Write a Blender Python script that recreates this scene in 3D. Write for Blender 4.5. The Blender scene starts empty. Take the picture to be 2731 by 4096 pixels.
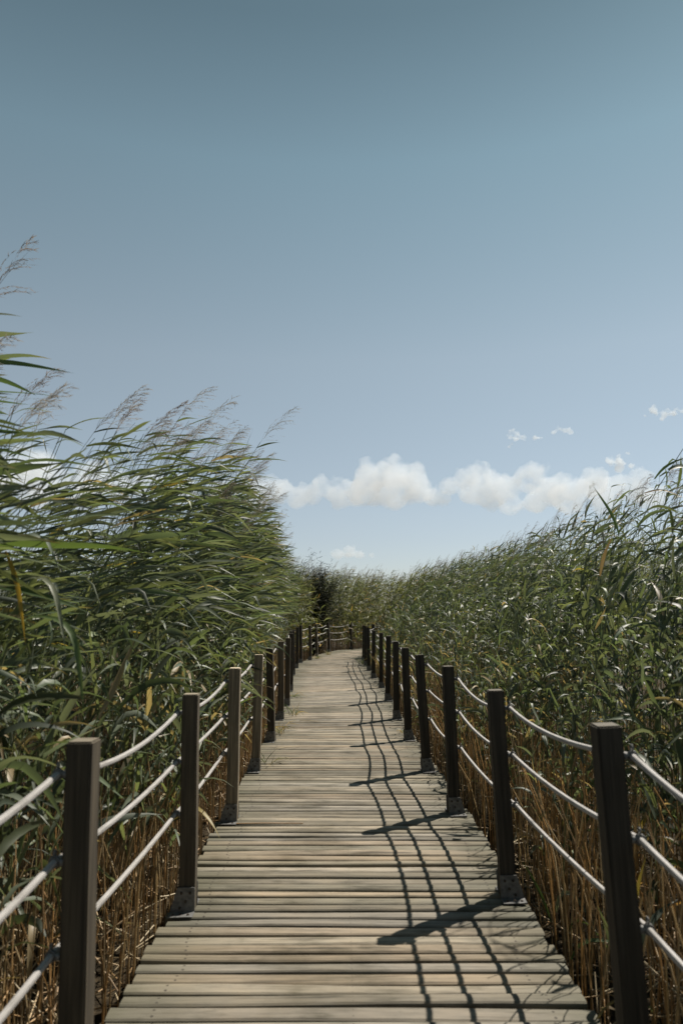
import bpy, bmesh, math, random
import numpy as np
from mathutils import Vector, Matrix

random.seed(7)
rng = np.random.default_rng(11)
sc = bpy.context.scene
COL = sc.collection
PI = math.pi
GROUND_Z = -0.38

# ------------------------------------------------------------------ helpers
def nrm(a):
    return a / np.maximum(np.linalg.norm(a, axis=-1, keepdims=True), 1e-9)

def sstep(x):
    x = np.clip(x, 0, 1)
    return x * x * (3 - 2 * x)

def link(o, parent=None):
    COL.objects.link(o)
    if parent is not None:
        o.parent = parent
    return o

def tag(o, label=None, cat=None, group=None, kind=None):
    if label: o['label'] = label
    if cat: o['category'] = cat
    if group: o['group'] = group
    if kind: o['kind'] = kind
    return o

def empty(name, loc=(0, 0, 0), rz=0.0):
    o = bpy.data.objects.new(name, None)
    o.location = loc
    o.rotation_euler = (0, 0, rz)
    o.empty_display_size = 0.1
    COL.objects.link(o)
    return o

def np_mesh(name, V, Q, mats, col=None, midx=None, smooth=True, attrs=None):
    """mesh from vertex array (n,3) and quad array (m,4)"""
    me = bpy.data.meshes.new(name)
    V = np.ascontiguousarray(V, dtype=np.float32); Q = np.ascontiguousarray(Q, dtype=np.int32)
    me.vertices.add(len(V)); me.vertices.foreach_set('co', V.ravel())
    me.loops.add(Q.size); me.loops.foreach_set('vertex_index', Q.ravel())
    me.polygons.add(len(Q))
    me.polygons.foreach_set('loop_start', np.arange(0, Q.size, 4, dtype=np.int32))
    me.polygons.foreach_set('loop_total', np.full(len(Q), 4, dtype=np.int32))
    me.polygons.foreach_set('use_smooth', np.full(len(Q), smooth, dtype=bool))
    for m in mats: me.materials.append(m)
    if midx is not None:
        me.polygons.foreach_set('material_index', np.ascontiguousarray(midx, dtype=np.int32))
    if col is not None:
        a = me.attributes.new('Col', 'FLOAT_COLOR', 'POINT')
        c4 = np.ones((len(V), 4), dtype=np.float32); c4[:, :3] = col
        a.data.foreach_set('color', c4.ravel())
    for k, arr in (attrs or {}).items():
        a = me.attributes.new(k, 'FLOAT_VECTOR', 'POINT')
        a.data.foreach_set('vector', np.ascontiguousarray(arr, dtype=np.float32).ravel())
    me.update(calc_edges=True)
    return me

def bm_obj(name, bm, mat, parent=None, smooth=False):
    me = bpy.data.meshes.new(name)
    bm.to_mesh(me); bm.free()
    if smooth:
        for p in me.polygons: p.use_smooth = True
    me.materials.append(mat)
    return link(bpy.data.objects.new(name, me), parent)

def bm_box(bm, lo, hi, M=None):
    vs = []
    for z in (lo[2], hi[2]):
        for y in (lo[1], hi[1]):
            for x in (lo[0], hi[0]):
                p = Vector((x, y, z))
                vs.append(bm.verts.new(M @ p if M else p))
    for f in ((0, 2, 3, 1), (4, 5, 7, 6), (0, 1, 5, 4), (2, 6, 7, 3), (0, 4, 6, 2), (1, 3, 7, 5)):
        bm.faces.new([vs[i] for i in f])
    return vs

# ------------------------------------------------------------------ materials
def new_mat(name):
    m = bpy.data.materials.new(name); m.use_nodes = True
    nt = m.node_tree; nt.nodes.clear()
    out = nt.nodes.new('ShaderNodeOutputMaterial')
    return m, nt, out

def N(nt, t, **kw):
    n = nt.nodes.new(t)
    for k, v in kw.items():
        if k.startswith('i_'):
            key = k[2:]
            n.inputs[int(key) if key.isdigit() else key.replace('_', ' ')].default_value = v
        else:
            setattr(n, k, v)
    return n

def mixc(nt, fac, a, b, blend='MIX'):
    n = nt.nodes.new('ShaderNodeMix'); n.data_type = 'RGBA'; n.blend_type = blend
    for sock, v in ((n.inputs[0], fac), (n.inputs[6], a), (n.inputs[7], b)):
        if hasattr(v, 'is_linked') or isinstance(v, bpy.types.NodeSocket):
            nt.links.new(v, sock)
        elif isinstance(v, (int, float)):
            sock.default_value = v
        else:
            sock.default_value = (*v, 1)
    return n.outputs[2]

def mathn(nt, op, a, b=None, c=None):
    n = nt.nodes.new('ShaderNodeMath'); n.operation = op
    for i, v in enumerate((a, b, c)):
        if v is None: continue
        if isinstance(v, bpy.types.NodeSocket): nt.links.new(v, n.inputs[i])
        else: n.inputs[i].default_value = v
    return n.outputs[0]

def ramp(nt, src, stops):
    r = nt.nodes.new('ShaderNodeValToRGB')
    el = r.color_ramp.elements
    while len(el) > 1: el.remove(el[-1])
    el[0].position = stops[0][0]; el[0].color = (*stops[0][1], 1)
    for p, c in stops[1:]:
        e = el.new(p); e.color = (*c, 1)
    nt.links.new(src, r.inputs[0])
    return r.outputs[0]

def mat_leaf():
    m, nt, out = new_mat('reed_leaf')
    at = N(nt, 'ShaderNodeAttribute', attribute_name='Col')
    p = N(nt, 'ShaderNodeBsdfPrincipled', i_Roughness=0.50)
    p.inputs['Specular IOR Level'].default_value = 0.52
    geo = N(nt, 'ShaderNodeNewGeometry')
    pale = mixc(nt, 0.42, at.outputs['Color'], (0.150, 0.165, 0.130))
    nt.links.new(mixc(nt, geo.outputs['Backfacing'], at.outputs['Color'], pale), p.inputs['Base Color'])
    t = N(nt, 'ShaderNodeBsdfTranslucent')
    tc = mixc(nt, 1.0, at.outputs['Color'], (1.5, 1.45, 0.85), 'MULTIPLY')
    nt.links.new(tc, t.inputs['Color'])
    mx = N(nt, 'ShaderNodeMixShader'); mx.inputs[0].default_value = 0.37
    nt.links.new(p.outputs[0], mx.inputs[1]); nt.links.new(t.outputs[0], mx.inputs[2])
    nt.links.new(mx.outputs[0], out.inputs['Surface'])
    return m

def mat_col(name, rough, spec=0.3):
    m, nt, out = new_mat(name)
    at = N(nt, 'ShaderNodeAttribute', attribute_name='Col')
    p = N(nt, 'ShaderNodeBsdfPrincipled', i_Roughness=rough)
    p.inputs['Specular IOR Level'].default_value = spec
    nt.links.new(at.outputs['Color'], p.inputs['Base Color'])
    nt.links.new(p.outputs[0], out.inputs['Surface'])
    return m

def mat_deck():
    m, nt, out = new_mat('weathered_plank')
    at = N(nt, 'ShaderNodeAttribute', attribute_name='Col')
    uv = N(nt, 'ShaderNodeAttribute', attribute_name='puv')   # (along, across, plank seed)
    sep = N(nt, 'ShaderNodeSeparateXYZ'); nt.links.new(uv.outputs['Vector'], sep.inputs[0])
    mp = N(nt, 'ShaderNodeMapping'); mp.inputs['Scale'].default_value = (3.0, 62, 1)
    nt.links.new(uv.outputs['Vector'], mp.inputs['Vector'])
    g = N(nt, 'ShaderNodeTexNoise', i_Scale=1.0, i_Detail=6.0, i_Roughness=0.65)
    nt.links.new(mp.outputs[0], g.inputs['Vector'])
    mp2 = N(nt, 'ShaderNodeMapping'); mp2.inputs['Scale'].default_value = (4.0, 14, 1)
    nt.links.new(uv.outputs['Vector'], mp2.inputs['Vector'])
    b = N(nt, 'ShaderNodeTexNoise', i_Scale=1.0, i_Detail=4.0, i_Roughness=0.6)
    nt.links.new(mp2.outputs[0], b.inputs['Vector'])
    grain = ramp(nt, g.outputs['Fac'], [(0.28, (0.48, 0.46, 0.42)), (0.5, (0.97, 0.97, 0.96)), (0.72, (1.24, 1.23, 1.21))])
    blot = ramp(nt, b.outputs['Fac'], [(0.30, (0.52, 0.52, 0.47)), (0.46, (0.95, 0.95, 0.94)), (0.7, (1.14, 1.11, 1.06))])
    c = mixc(nt, 1.0, at.outputs['Color'], grain, 'MULTIPLY')
    c = mixc(nt, 1.0, c, blot, 'MULTIPLY')
    tcd = N(nt, 'ShaderNodeTexCoord')
    st = N(nt, 'ShaderNodeTexNoise', i_Scale=1.7, i_Detail=5.0, i_Roughness=0.6)
    nt.links.new(tcd.outputs['Object'], st.inputs['Vector'])
    c = mixc(nt, 1.0, c, ramp(nt, st.outputs['Fac'], [(0.33, (0.66, 0.65, 0.60)), (0.5, (1.0, 1.0, 1.0)), (0.68, (1.12, 1.09, 1.06))]), 'MULTIPLY')
    # dark cracks along the grain
    mp3 = N(nt, 'ShaderNodeMapping'); mp3.inputs['Scale'].default_value = (1.6, 40, 1)
    nt.links.new(uv.outputs['Vector'], mp3.inputs['Vector'])
    cr = N(nt, 'ShaderNodeTexNoise', i_Scale=1.0, i_Detail=2.0)
    nt.links.new(mp3.outputs[0], cr.inputs['Vector'])
    crk = ramp(nt, cr.outputs['Fac'], [(0.30, (1, 1, 1)), (0.335, (0, 0, 0))])
    c = mixc(nt, mathn(nt, 'MULTIPLY', crk, 0.6), c, (0.03, 0.025, 0.018))
    # lichen / algae near the plank ends
    au = mathn(nt, 'ABSOLUTE', sep.outputs[0])
    edge = mathn(nt, 'MULTIPLY', mathn(nt, 'SUBTRACT', au, 0.52), 2.6)
    edge = mathn(nt, 'MULTIPLY', mathn(nt, 'MAXIMUM', edge, 0.0), b.outputs['Fac'])
    c = mixc(nt, mathn(nt, 'MINIMUM', edge, 0.6), c, (0.07, 0.073, 0.046))
    # pairs of nails near both ends and in the middle
    uu = mathn(nt, 'MINIMUM', mathn(nt, 'ABSOLUTE', mathn(nt, 'SUBTRACT', au, mathn(nt, 'MULTIPLY_ADD', mathn(nt, 'SINE', mathn(nt, 'MULTIPLY', sep.outputs[2], 57.3)), 0.022, 0.755))), mathn(nt, 'ADD', au, 0.004))
    vv = mathn(nt, 'SUBTRACT', mathn(nt, 'ABSOLUTE', sep.outputs[1]), 0.017)
    d2 = mathn(nt, 'ADD', mathn(nt, 'MULTIPLY', uu, uu), mathn(nt, 'MULTIPLY', vv, vv))
    nail = mathn(nt, 'LESS_THAN', d2, 0.0058 ** 2)
    c = mixc(nt, mathn(nt, 'MULTIPLY', nail, 0.85), c, (0.03, 0.024, 0.018))
    p = N(nt, 'ShaderNodeBsdfPrincipled', i_Roughness=0.72)
    p.inputs['Specular IOR Level'].default_value = 0.3
    nt.links.new(c, p.inputs['Base Color'])
    bp = N(nt, 'ShaderNodeBump', i_Strength=0.5, i_Distance=0.004)
    nt.links.new(g.outputs['Fac'], bp.inputs['Height'])
    nt.links.new(bp.outputs[0], p.inputs['Normal'])
    nt.links.new(p.outputs[0], out.inputs['Surface'])
    return m

def mat_post():
    m, nt, out = new_mat('dark_post_wood')
    tc = N(nt, 'ShaderNodeTexCoord')
    oi = N(nt, 'ShaderNodeObjectInfo')
    va = N(nt, 'ShaderNodeVectorMath', operation='ADD')
    nt.links.new(tc.outputs['Object'], va.inputs[0])
    cv = N(nt, 'ShaderNodeCombineXYZ')
    nt.links.new(mathn(nt, 'MULTIPLY', oi.outputs['Random'], 20), cv.inputs[0])
    nt.links.new(cv.outputs[0], va.inputs[1])
    mp = N(nt, 'ShaderNodeMapping'); mp.inputs['Scale'].default_value = (55, 55, 2.2)
    nt.links.new(va.outputs[0], mp.inputs['Vector'])
    g = N(nt, 'ShaderNodeTexNoise', i_Scale=1.0, i_Detail=6.0, i_Roughness=0.6)
    nt.links.new(mp.outputs[0], g.inputs['Vector'])
    c = ramp(nt, g.outputs['Fac'], [(0.28, (0.016, 0.014, 0.011)), (0.5, (0.035, 0.030, 0.023)), (0.74, (0.070, 0.059, 0.044))])
    geo = N(nt, 'ShaderNodeNewGeometry')
    sep = N(nt, 'ShaderNodeSeparateXYZ')
    nt.links.new(tc.outputs['Normal'], sep.inputs[0])
    # sawn end grain on top is paler, its lit look put into the colour
    top = mathn(nt, 'GREATER_THAN', sep.outputs[2], 0.6)
    c = mixc(nt, mathn(nt, 'MULTIPLY', top, 0.7), c, (0.17, 0.15, 0.12))
    c = mixc(nt, 1.0, c, oi.outputs['Color'], 'MULTIPLY')
    p = N(nt, 'ShaderNodeBsdfPrincipled', i_Roughness=0.75)
    p.inputs['Specular IOR Level'].default_value = 0.25
    nt.links.new(c, p.inputs['Base Color'])
    bp = N(nt, 'ShaderNodeBump', i_Strength=0.45, i_Distance=0.004)
    nt.links.new(g.outputs['Fac'], bp.inputs['Height']); nt.links.new(bp.outputs[0], p.inputs['Normal'])
    nt.links.new(p.outputs[0], out.inputs['Surface'])
    return m

def mat_rope():
    m, nt, out = new_mat('white_rope')
    uv = N(nt, 'ShaderNodeAttribute', attribute_name='puv')     # (metres along, turn 0..1)
    sep = N(nt, 'ShaderNodeSeparateXYZ'); nt.links.new(uv.outputs['Vector'], sep.inputs[0])
    s1 = mathn(nt, 'SINE', mathn(nt, 'ADD', mathn(nt, 'MULTIPLY', sep.outputs[0], 420), mathn(nt, 'MULTIPLY', sep.outputs[1], 4 * PI)))
    s2 = mathn(nt, 'SINE', mathn(nt, 'SUBTRACT', mathn(nt, 'MULTIPLY', sep.outputs[0], 420), mathn(nt, 'MULTIPLY', sep.outputs[1], 4 * PI)))
    h = mathn(nt, 'MULTIPLY', s1, s2)
    n = N(nt, 'ShaderNodeTexNoise', i_Scale=9.0, i_Detail=4.0)
    nt.links.new(uv.outputs['Vector'], n.inputs['Vector'])
    c = ramp(nt, n.outputs['Fac'], [(0.3, (0.25, 0.235, 0.215)), (0.5, (0.43, 0.41, 0.39)), (0.75, (0.50, 0.48, 0.465))])
    c = mixc(nt, mathn(nt, 'MULTIPLY_ADD', h, -0.2, 0.2), c, (0.15, 0.14, 0.125))
    p = N(nt, 'ShaderNodeBsdfPrincipled', i_Roughness=0.7)
    nt.links.new(c, p.inputs['Base Color'])
    bp = N(nt, 'ShaderNodeBump', i_Strength=0.8, i_Distance=0.003)
    nt.links.new(h, bp.inputs['Height']); nt.links.new(bp.outputs[0], p.inputs['Normal'])
    nt.links.new(p.outputs[0], out.inputs['Surface'])
    return m

def mat_metal(name, c0, c1, rough, metal):
    m, nt, out = new_mat(name)
    tc = N(nt, 'ShaderNodeTexCoord')
    n = N(nt, 'ShaderNodeTexNoise', i_Scale=45.0, i_Detail=4.0)
    nt.links.new(tc.outputs['Object'], n.inputs['Vector'])
    c = ramp(nt, n.outputs['Fac'], [(0.35, c0), (0.65, c1)])
    p = N(nt, 'ShaderNodeBsdfPrincipled', i_Roughness=rough, i_Metallic=metal)
    nt.links.new(c, p.inputs['Base Color'])
    nt.links.new(p.outputs[0], out.inputs['Surface'])
    return m

def mat_ground():
    m, nt, out = new_mat('marsh_soil')
    tc = N(nt, 'ShaderNodeTexCoord')
    n = N(nt, 'ShaderNodeTexNoise', i_Scale=14.0, i_Detail=8.0, i_Roughness=0.7)
    nt.links.new(tc.outputs['Object'], n.inputs['Vector'])
    c = ramp(nt, n.outputs['Fac'], [(0.3, (0.012, 0.010, 0.007)), (0.55, (0.045, 0.034, 0.02)), (0.72, (0.10, 0.075, 0.04))])
    p = N(nt, 'ShaderNodeBsdfPrincipled', i_Roughness=0.95)
    p.inputs['Specular IOR Level'].default_value = 0.1
    nt.links.new(c, p.inputs['Base Color'])
    bp = N(nt, 'ShaderNodeBump', i_Strength=0.8, i_Distance=0.05)
    nt.links.new(n.outputs['Fac'], bp.inputs['Height']); nt.links.new(bp.outputs[0], p.inputs['Normal'])
    nt.links.new(p.outputs[0], out.inputs['Surface'])
    return m

def mat_cloud(name, density, size):
    m, nt, out = new_mat(name)
    tc = N(nt, 'ShaderNodeTexCoord')
    n = N(nt, 'ShaderNodeTexNoise', i_Scale=1.0 / size, i_Detail=5.0, i_Roughness=0.62)
    nt.links.new(tc.outputs['Object'], n.inputs['Vector'])
    d = mathn(nt, 'MULTIPLY', mathn(nt, 'SUBTRACT', n.outputs['Fac'], 0.37), 7.5)
    d = mathn(nt, 'MULTIPLY', mathn(nt, 'MINIMUM', mathn(nt, 'MAXIMUM', d, 0.0), 1.0), density)
    v = N(nt, 'ShaderNodeVolumeScatter', i_Anisotropy=0.0)
    v.inputs['Color'].default_value = (0.75, 0.82, 0.90, 1)
    nt.links.new(d, v.inputs['Density'])
    nt.links.new(v.outputs[0], out.inputs['Volume'])
    return m

M_LEAF = mat_leaf()
M_STEM = mat_col('reed_stem', 0.5, 0.35)
def mat_plume():
    m, nt, out = new_mat('reed_plume')
    at = N(nt, 'ShaderNodeAttribute', attribute_name='Col')
    d = N(nt, 'ShaderNodeBsdfDiffuse'); t = N(nt, 'ShaderNodeBsdfTranslucent')
    nt.links.new(at.outputs['Color'], d.inputs['Color'])
    nt.links.new(mixc(nt, 1.0, at.outputs['Color'], (1.7, 1.6, 1.5), 'MULTIPLY'), t.inputs['Color'])
    mx = N(nt, 'ShaderNodeMixShader'); mx.inputs[0].default_value = 0.3
    nt.links.new(d.outputs[0], mx.inputs[1]); nt.links.new(t.outputs[0], mx.inputs[2])
    nt.links.new(mx.outputs[0], out.inputs['Surface'])
    return m
M_PLUME = mat_plume()
M_SHRUB = mat_col('shrub_leaf', 0.75, 0.12)
M_DECK = mat_deck()
M_POST = mat_post()
M_ROPE = mat_rope()
M_STEEL = mat_metal('galvanised_steel', (0.07, 0.07, 0.067), (0.145, 0.143, 0.137), 0.6, 0.0)
M_BOLT = mat_metal('rusty_bolt', (0.03, 0.025, 0.02), (0.07, 0.05, 0.035), 0.6, 0.5)
M_IRON = mat_metal('dark_iron', (0.03, 0.03, 0.032), (0.08, 0.08, 0.08), 0.45, 0.6)
M_SOIL = mat_ground()

# ------------------------------------------------------------------ walkway plan
NODES = np.array([  # left edge x,y   right edge x,y
    (-.89, -1.2, .98, -1.2), (-.89, 5, .97, 5), (-.92, 9, .90, 9), (-.97, 11.8, .88, 12.2),
    (-1.07, 14.2, .88, 15.0), (-1.24, 17.6, .84, 17.5), (-1.29, 20.6, .80, 19.9), (-1.15, 22.4, .77, 21.9),
    (-.98, 24.6, .83, 23.3), (-.56, 26.9, 1.12, 24.6), (.28, 29.3, 1.85, 26.3), (1.5, 31.5, 2.95, 28.0),
    (3.1, 33.3, 4.3, 29.5), (4.9, 34.6, 5.9, 30.8), (7, 35.8, 7.8, 31.9)])

def catmull(P, n=16):
    out = []
    m = len(P)
    for i in range(m - 1):
        p0, p1, p2, p3 = P[max(i - 1, 0)], P[i], P[i + 1], P[min(i + 2, m - 1)]
        for t in np.linspace(0, 1, n, endpoint=False):
            out.append(.5 * (2 * p1 + (p2 - p0) * t + (2 * p0 - 5 * p1 + 4 * p2 - p3) * t * t + (3 * p1 - p0 - 3 * p2 + p3) * t ** 3))
    out.append(P[-1])
    return np.array(out)

EDGE = catmull(NODES)
CEN = (EDGE[:, :2] + EDGE[:, 2:]) / 2
ARC = np.concatenate([[0], np.cumsum(np.linalg.norm(np.diff(CEN, axis=0), axis=1))])

def edges_at(s):
    return [np.interp(s, ARC, EDGE[:, k]) for k in range(4)]

def path_dist(px, py):
    """distance outside the deck edge (negative inside) and side (-1 left, +1 right)"""
    c = CEN[::2]
    best = np.full(px.shape, 1e9); side = np.zeros(px.shape)
    for i in range(len(c) - 1):
        a, b = c[i], c[i + 1]
        ab = b - a; L2 = ab @ ab
        t = np.clip(((px - a[0]) * ab[0] + (py - a[1]) * ab[1]) / L2, 0, 1)
        dx = px - a[0] - ab[0] * t; dy = py - a[1] - ab[1] * t
        d = np.hypot(dx, dy)
        cr = np.where(ab[0] * dy - ab[1] * dx > 0, -1, 1)
        w = d < best
        best = np.where(w, d, best); side = np.where(w, cr, side)
    return best - 0.955, side

def deck_z(s):
    return 0.010 * np.sin(s * 0.9 + 1.0) + 0.008 * np.sin(s * 2.3)

# ------------------------------------------------------------------ boardwalk
def build_boardwalk():
    root = tag(empty('boardwalk'), 'weathered wooden boardwalk of crosswise planks winding into the reeds', 'boardwalk', kind='structure')
    pitch, s = 0.0905, 0.02
    NS = 10
    prof = np.array([(-.5, -.036), (-.5, -.017), (-.46, -.0080), (-.36, -.0022), (0, .0006), (.40, -.001), (.47, -.0045), (.5, -.012), (.5, -.036), (0, -.036)])
    k = len(prof)
    Vs, Qs, Cs, Us = [], [], [], []
    base = 0; pid = 0
    pal = np.array([(.222, .194, .150), (.204, .180, .140), (.238, .210, .170), (.170, .150, .114), (.220, .180, .130), (.150, .136, .104), (.218, .198, .166), (.205, .170, .128)])
    while s < ARC[-1] - 0.2:
        p = pitch * rng.uniform(.93, 1.07)
        lx, ly, rx, ry = edges_at(s)
        gap = rng.uniform(.012, .023) + (rng.uniform(.004, .014) if rng.random() < .22 else 0)
        # local pitch differs on the inside and outside of a bend
        l2 = edges_at(s + .01); tl = math.hypot(l2[0] - lx, l2[1] - ly) / .01; tr = math.hypot(l2[2] - rx, l2[3] - ry) / .01
        a = np.array([lx, ly]); b = np.array([rx, ry])
        d = b - a; L = np.linalg.norm(d); d = d / L; n = np.array([-d[1], d[0]])
        ov1, ov2 = rng.normal(0, .008), rng.normal(0, .008)
        skew = rng.normal(0, .0055)
        warp = rng.normal(0, .0045); wph = rng.uniform(0, 6.28)
        z0 = deck_z(s) + rng.normal(0, .0016); tilt = rng.normal(0, .0018); roll = rng.normal(0, .022)
        u = np.linspace(-.5, .5, NS + 1)
        V = np.zeros((NS + 1, k, 3)); U = np.zeros((NS + 1, k, 3))
        for i, ui in enumerate(u):
            along = ui * L + (ov1 if i == 0 else ov2 if i == NS else 0)
            c = (a + b) / 2 + d * along + n * (skew * ui * 2 + warp * math.sin(ui * 5 + wph))
            w = p * (tl * (.5 - ui) + tr * (.5 + ui)) - gap * (1 + .22 * math.sin(ui * 7 + wph * 2))
            V[i, :, :2] = c + n * (prof[:, :1] * w)
            V[i, :, 2] = z0 + tilt * ui * 2 + prof[:, 1] + prof[:, 0] * w * roll * 2 + .0018 * math.sin(ui * 6 + wph)
            U[i, :, 0] = along; U[i, :, 1] = prof[:, 0] * w + pid * 3.17; U[i, :, 2] = pid * 1.3
        # nail pattern needs the across coordinate un-shifted: keep it in y, plank seed in z
        U[:, :, 1] -= pid * 3.17
        col = pal[rng.integers(len(pal))] * rng.uniform(.76, 1.26)
        fr = np.arange(k); nx = (fr + 1) % k
        q = [np.stack([i * k + fr, i * k + nx, (i + 1) * k + nx, (i + 1) * k + fr], 1) for i in range(NS)]
        caps = []
        for i in (0, NS):
            o = i * k
            caps += [(o + 0, o + 1, o + 8, o + 9), (o + 1, o + 2, o + 7, o + 8), (o + 2, o + 3, o + 6, o + 7), (o + 3, o + 4, o + 5, o + 6)]
        q = np.concatenate(q + [np.array(caps)])
        Vs.append(V.reshape(-1, 3)); Qs.append(q + base); Cs.append(np.tile(col, ((NS + 1) * k, 1))); Us.append(U.reshape(-1, 3))
        base += (NS + 1) * k; pid += 1; s += p
    V = np.concatenate(Vs)
    me = np_mesh('deck', V, np.concatenate(Qs), [M_DECK], np.concatenate(Cs), smooth=False, attrs={'puv': np.concatenate(Us)})
    link(bpy.data.objects.new('deck', me), root)
    # joists under the planks
    for f in (.10, .5, .90):
        bm = bmesh.new()
        ss = np.linspace(0.05, ARC[-1] - .3, 90)
        prev = None
        for i, s in enumerate(ss):
            e = edges_at(s); e2 = edges_at(min(s + .05, ARC[-1]))
            c = np.array([e[0] * (1 - f) + e[2] * f, e[1] * (1 - f) + e[3] * f]); c2 = np.array([e2[0] * (1 - f) + e2[2] * f, e2[1] * (1 - f) + e2[3] * f])
            t = (c2 - c) / max(np.linalg.norm(c2 - c), 1e-6); nn = np.array([-t[1], t[0]]) * .035
            ring = [bm.verts.new((*(c + nn), -.055)), bm.verts.new((*(c - nn), -.055)), bm.verts.new((*(c - nn), -.21)), bm.verts.new((*(c + nn), -.21))]
            if prev:
                for j in range(4): bm.faces.new((prev[j], prev[(j + 1) % 4], ring[(j + 1) % 4], ring[j]))
            else: bm.faces.new(ring)
            prev = ring
        bm.faces.new(prev[::-1])
        bm_obj('joist', bm, M_POST, root)
    for s in np.arange(.8, ARC[-1], 3.1):
        e = edges_at(s)
        for f in (.10, .90):
            x = e[0] * (1 - f) + e[2] * f; y = e[1] * (1 - f) + e[3] * f
            bm = bmesh.new(); bm_box(bm, (x - .06, y + .045, GROUND_Z - .3), (x + .06, y + .145, -.06))
            bm_obj('pile', bm, M_POST, root)
    return root

build_boardwalk()

# ------------------------------------------------------------------ posts
LEFT = [(-.86, .88), (-.80, 2.34), (-.80, 3.94), (-.80, 5.44), (-.82, 7.06), (-.83, 8.73), (-.86, 10.38), (-.885, 11.9), (-.975, 14.0),
        (-1.10, 15.9), (-1.17, 17.7), (-1.20, 19.5), (-1.19, 21.35), (-.98, 22.9), (-.84, 24.7), (-.45, 26.75), (.39, 29.05), (1.55, 31.0), (3.1, 32.85), (4.8, 34.1)]
RIGHT = [(.93, 1.25), (.945, 2.50), (.90, 4.10), (.85, 5.65), (.81, 7.06), (.80, 8.85), (.78, 10.46), (.785, 12.5), (.79, 14.6),
         (.73, 16.8), (.70, 18.7), (.68, 20.5), (.67, 22.4), (1.05, 24.0), (1.72, 25.7), (2.75, 27.4), (4.1, 28.9)]
ORD = ['zeroth', 'nearest', 'second', 'third', 'fourth', 'fifth', 'sixth', 'seventh', 'eighth', 'ninth', 'tenth', 'eleventh', 'twelfth',
       'thirteenth', 'fourteenth', 'fifteenth', 'sixteenth', 'seventeenth', 'eighteenth', 'nineteenth', 'twentieth']
ROPE_Z = (.985, .735, .475)

def post_mesh():
    bm = bmesh.new()
    h = .0415
    bm_box(bm, (-h, -h, 0), (h, h, 1.08))
    bmesh.ops.bevel(bm, geom=[e for e in bm.edges], offset=.005, segments=2, affect='EDGES')
    # slight irregularity along the height
    bmesh.ops.subdivide_edges(bm, edges=[e for e in bm.edges if abs(e.verts[0].co.z - e.verts[1].co.z) > .9], cuts=5)
    for v in bm.verts:
        v.co.x += .0025 * math.sin(v.co.z * 5.1); v.co.y += .002 * math.sin(v.co.z * 4.1 + 1)
    return bm

def plate_prism(bm, pts, axis_off, thick, M):
    """extruded polygon in the xz plane"""
    a = [bm.verts.new(M @ Vector((x, axis_off, z))) for x, z in pts]
    b = [bm.verts.new(M @ Vector((x, axis_off + thick, z))) for x, z in pts]
    bm.faces.new(a); bm.faces.new(b[::-1])
    n = len(pts)
    for i in range(n):
        bm.faces.new((a[i], b[i], b[(i + 1) % n], a[(i + 1) % n]))

def bolt_bm(p, axis):
    bm = bmesh.new()
    bmesh.ops.create_cone(bm, cap_ends=True, segments=10, radius1=.0075, radius2=.006, depth=.007)
    M = Matrix.Translation(p) @ (Matrix.Rotation(PI / 2, 4, 'X') if axis == 'y' else Matrix.Identity(4))
    bmesh.ops.transform(bm, matrix=M, verts=bm.verts)
    return bm

def make_post(side, detailed):
    """side +1: deck edge lies to +x"""
    root = empty('railing_post')
    bm_obj('shaft', post_mesh(), M_POST, root)
    for face in (-1, 1):                      # steel angle brackets on the two faces along the walkway
        M = Matrix.Identity(4) if face < 0 else Matrix.Scale(-1, 4, Vector((0, 1, 0)))
        bm = bmesh.new()
        o = side
        pts = [(-.046 * o, .005), (.078 * o, .005), (.074 * o, .03), (.047 * o, .115), (.043 * o, .124), (-.042 * o, .124), (-.046 * o, .118)]
        plate_prism(bm, pts, -.0515, .005, M)
        lo = min(-.046 * o, .078 * o); hi = max(-.046 * o, .078 * o)
        bm_box(bm, (lo, -.118, .006), (hi, -.0467, .0105), M)
        bmesh.ops.recalc_face_normals(bm, faces=bm.faces)
        br = bm_obj('bracket', bm, M_STEEL, root)
        if detailed:
            for (x, z) in ((-.022, .098), (.022, .098), (.0, .058), (.03, .028)):
                bm_obj('bolt', bolt_bm(M @ Vector((x * o, -.054, z)), 'y'), M_BOLT, br)
            for (x, y) in ((-.02, -.094), (.018, -.088), (.055, -.094)):
                bm_obj('bolt', bolt_bm(M @ Vector((x * o, y, .012)), 'z'), M_BOLT, br)
    for z in ROPE_Z:                          # eye bolt on the outer face: shank, ring round the rope, small loop above
        bm = bmesh.new()
        cx = side * .068
        def torus(c, axis, R, r, seg=14, ms=6):
            rings = []
            for i in range(seg):
                a = 2 * PI * i / seg
                ring = []
                for j in range(ms):
                    b = 2 * PI * j / ms
                    q = (math.cos(a) * (R + r * math.cos(b)), math.sin(a) * (R + r * math.cos(b)), r * math.sin(b))
                    p = (q[0], q[2], q[1]) if axis == 'y' else (q[2], q[0], q[1])
                    ring.append(bm.verts.new((c[0] + p[0], c[1] + p[1], c[2] + p[2])))
                rings.append(ring)
            for i in range(seg):
                for j in range(ms):
                    bm.faces.new((rings[i][j], rings[(i + 1) % seg][j], rings[(i + 1) % seg][(j + 1) % ms], rings[i][(j + 1) % ms]))
        torus((cx, -.037, z), 'y', .0145, .0036)
        torus((cx, -.029, z), 'y', .0145, .0036)
        torus((cx, -.033, z + .025), 'x', .009, .003, 12)
        x0, x1 = sorted((side * .040, side * .054))
        bm_box(bm, (x0, -.042, z - .009), (x1, -.024, z + .009))
        bmesh.ops.recalc_face_normals(bm, faces=bm.faces)
        bm_obj('eyelet', bm, M_STEEL, root, smooth=True)
    return root

def kids(o):
    return [c for c in bpy.data.objects if c.parent == o]

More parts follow.
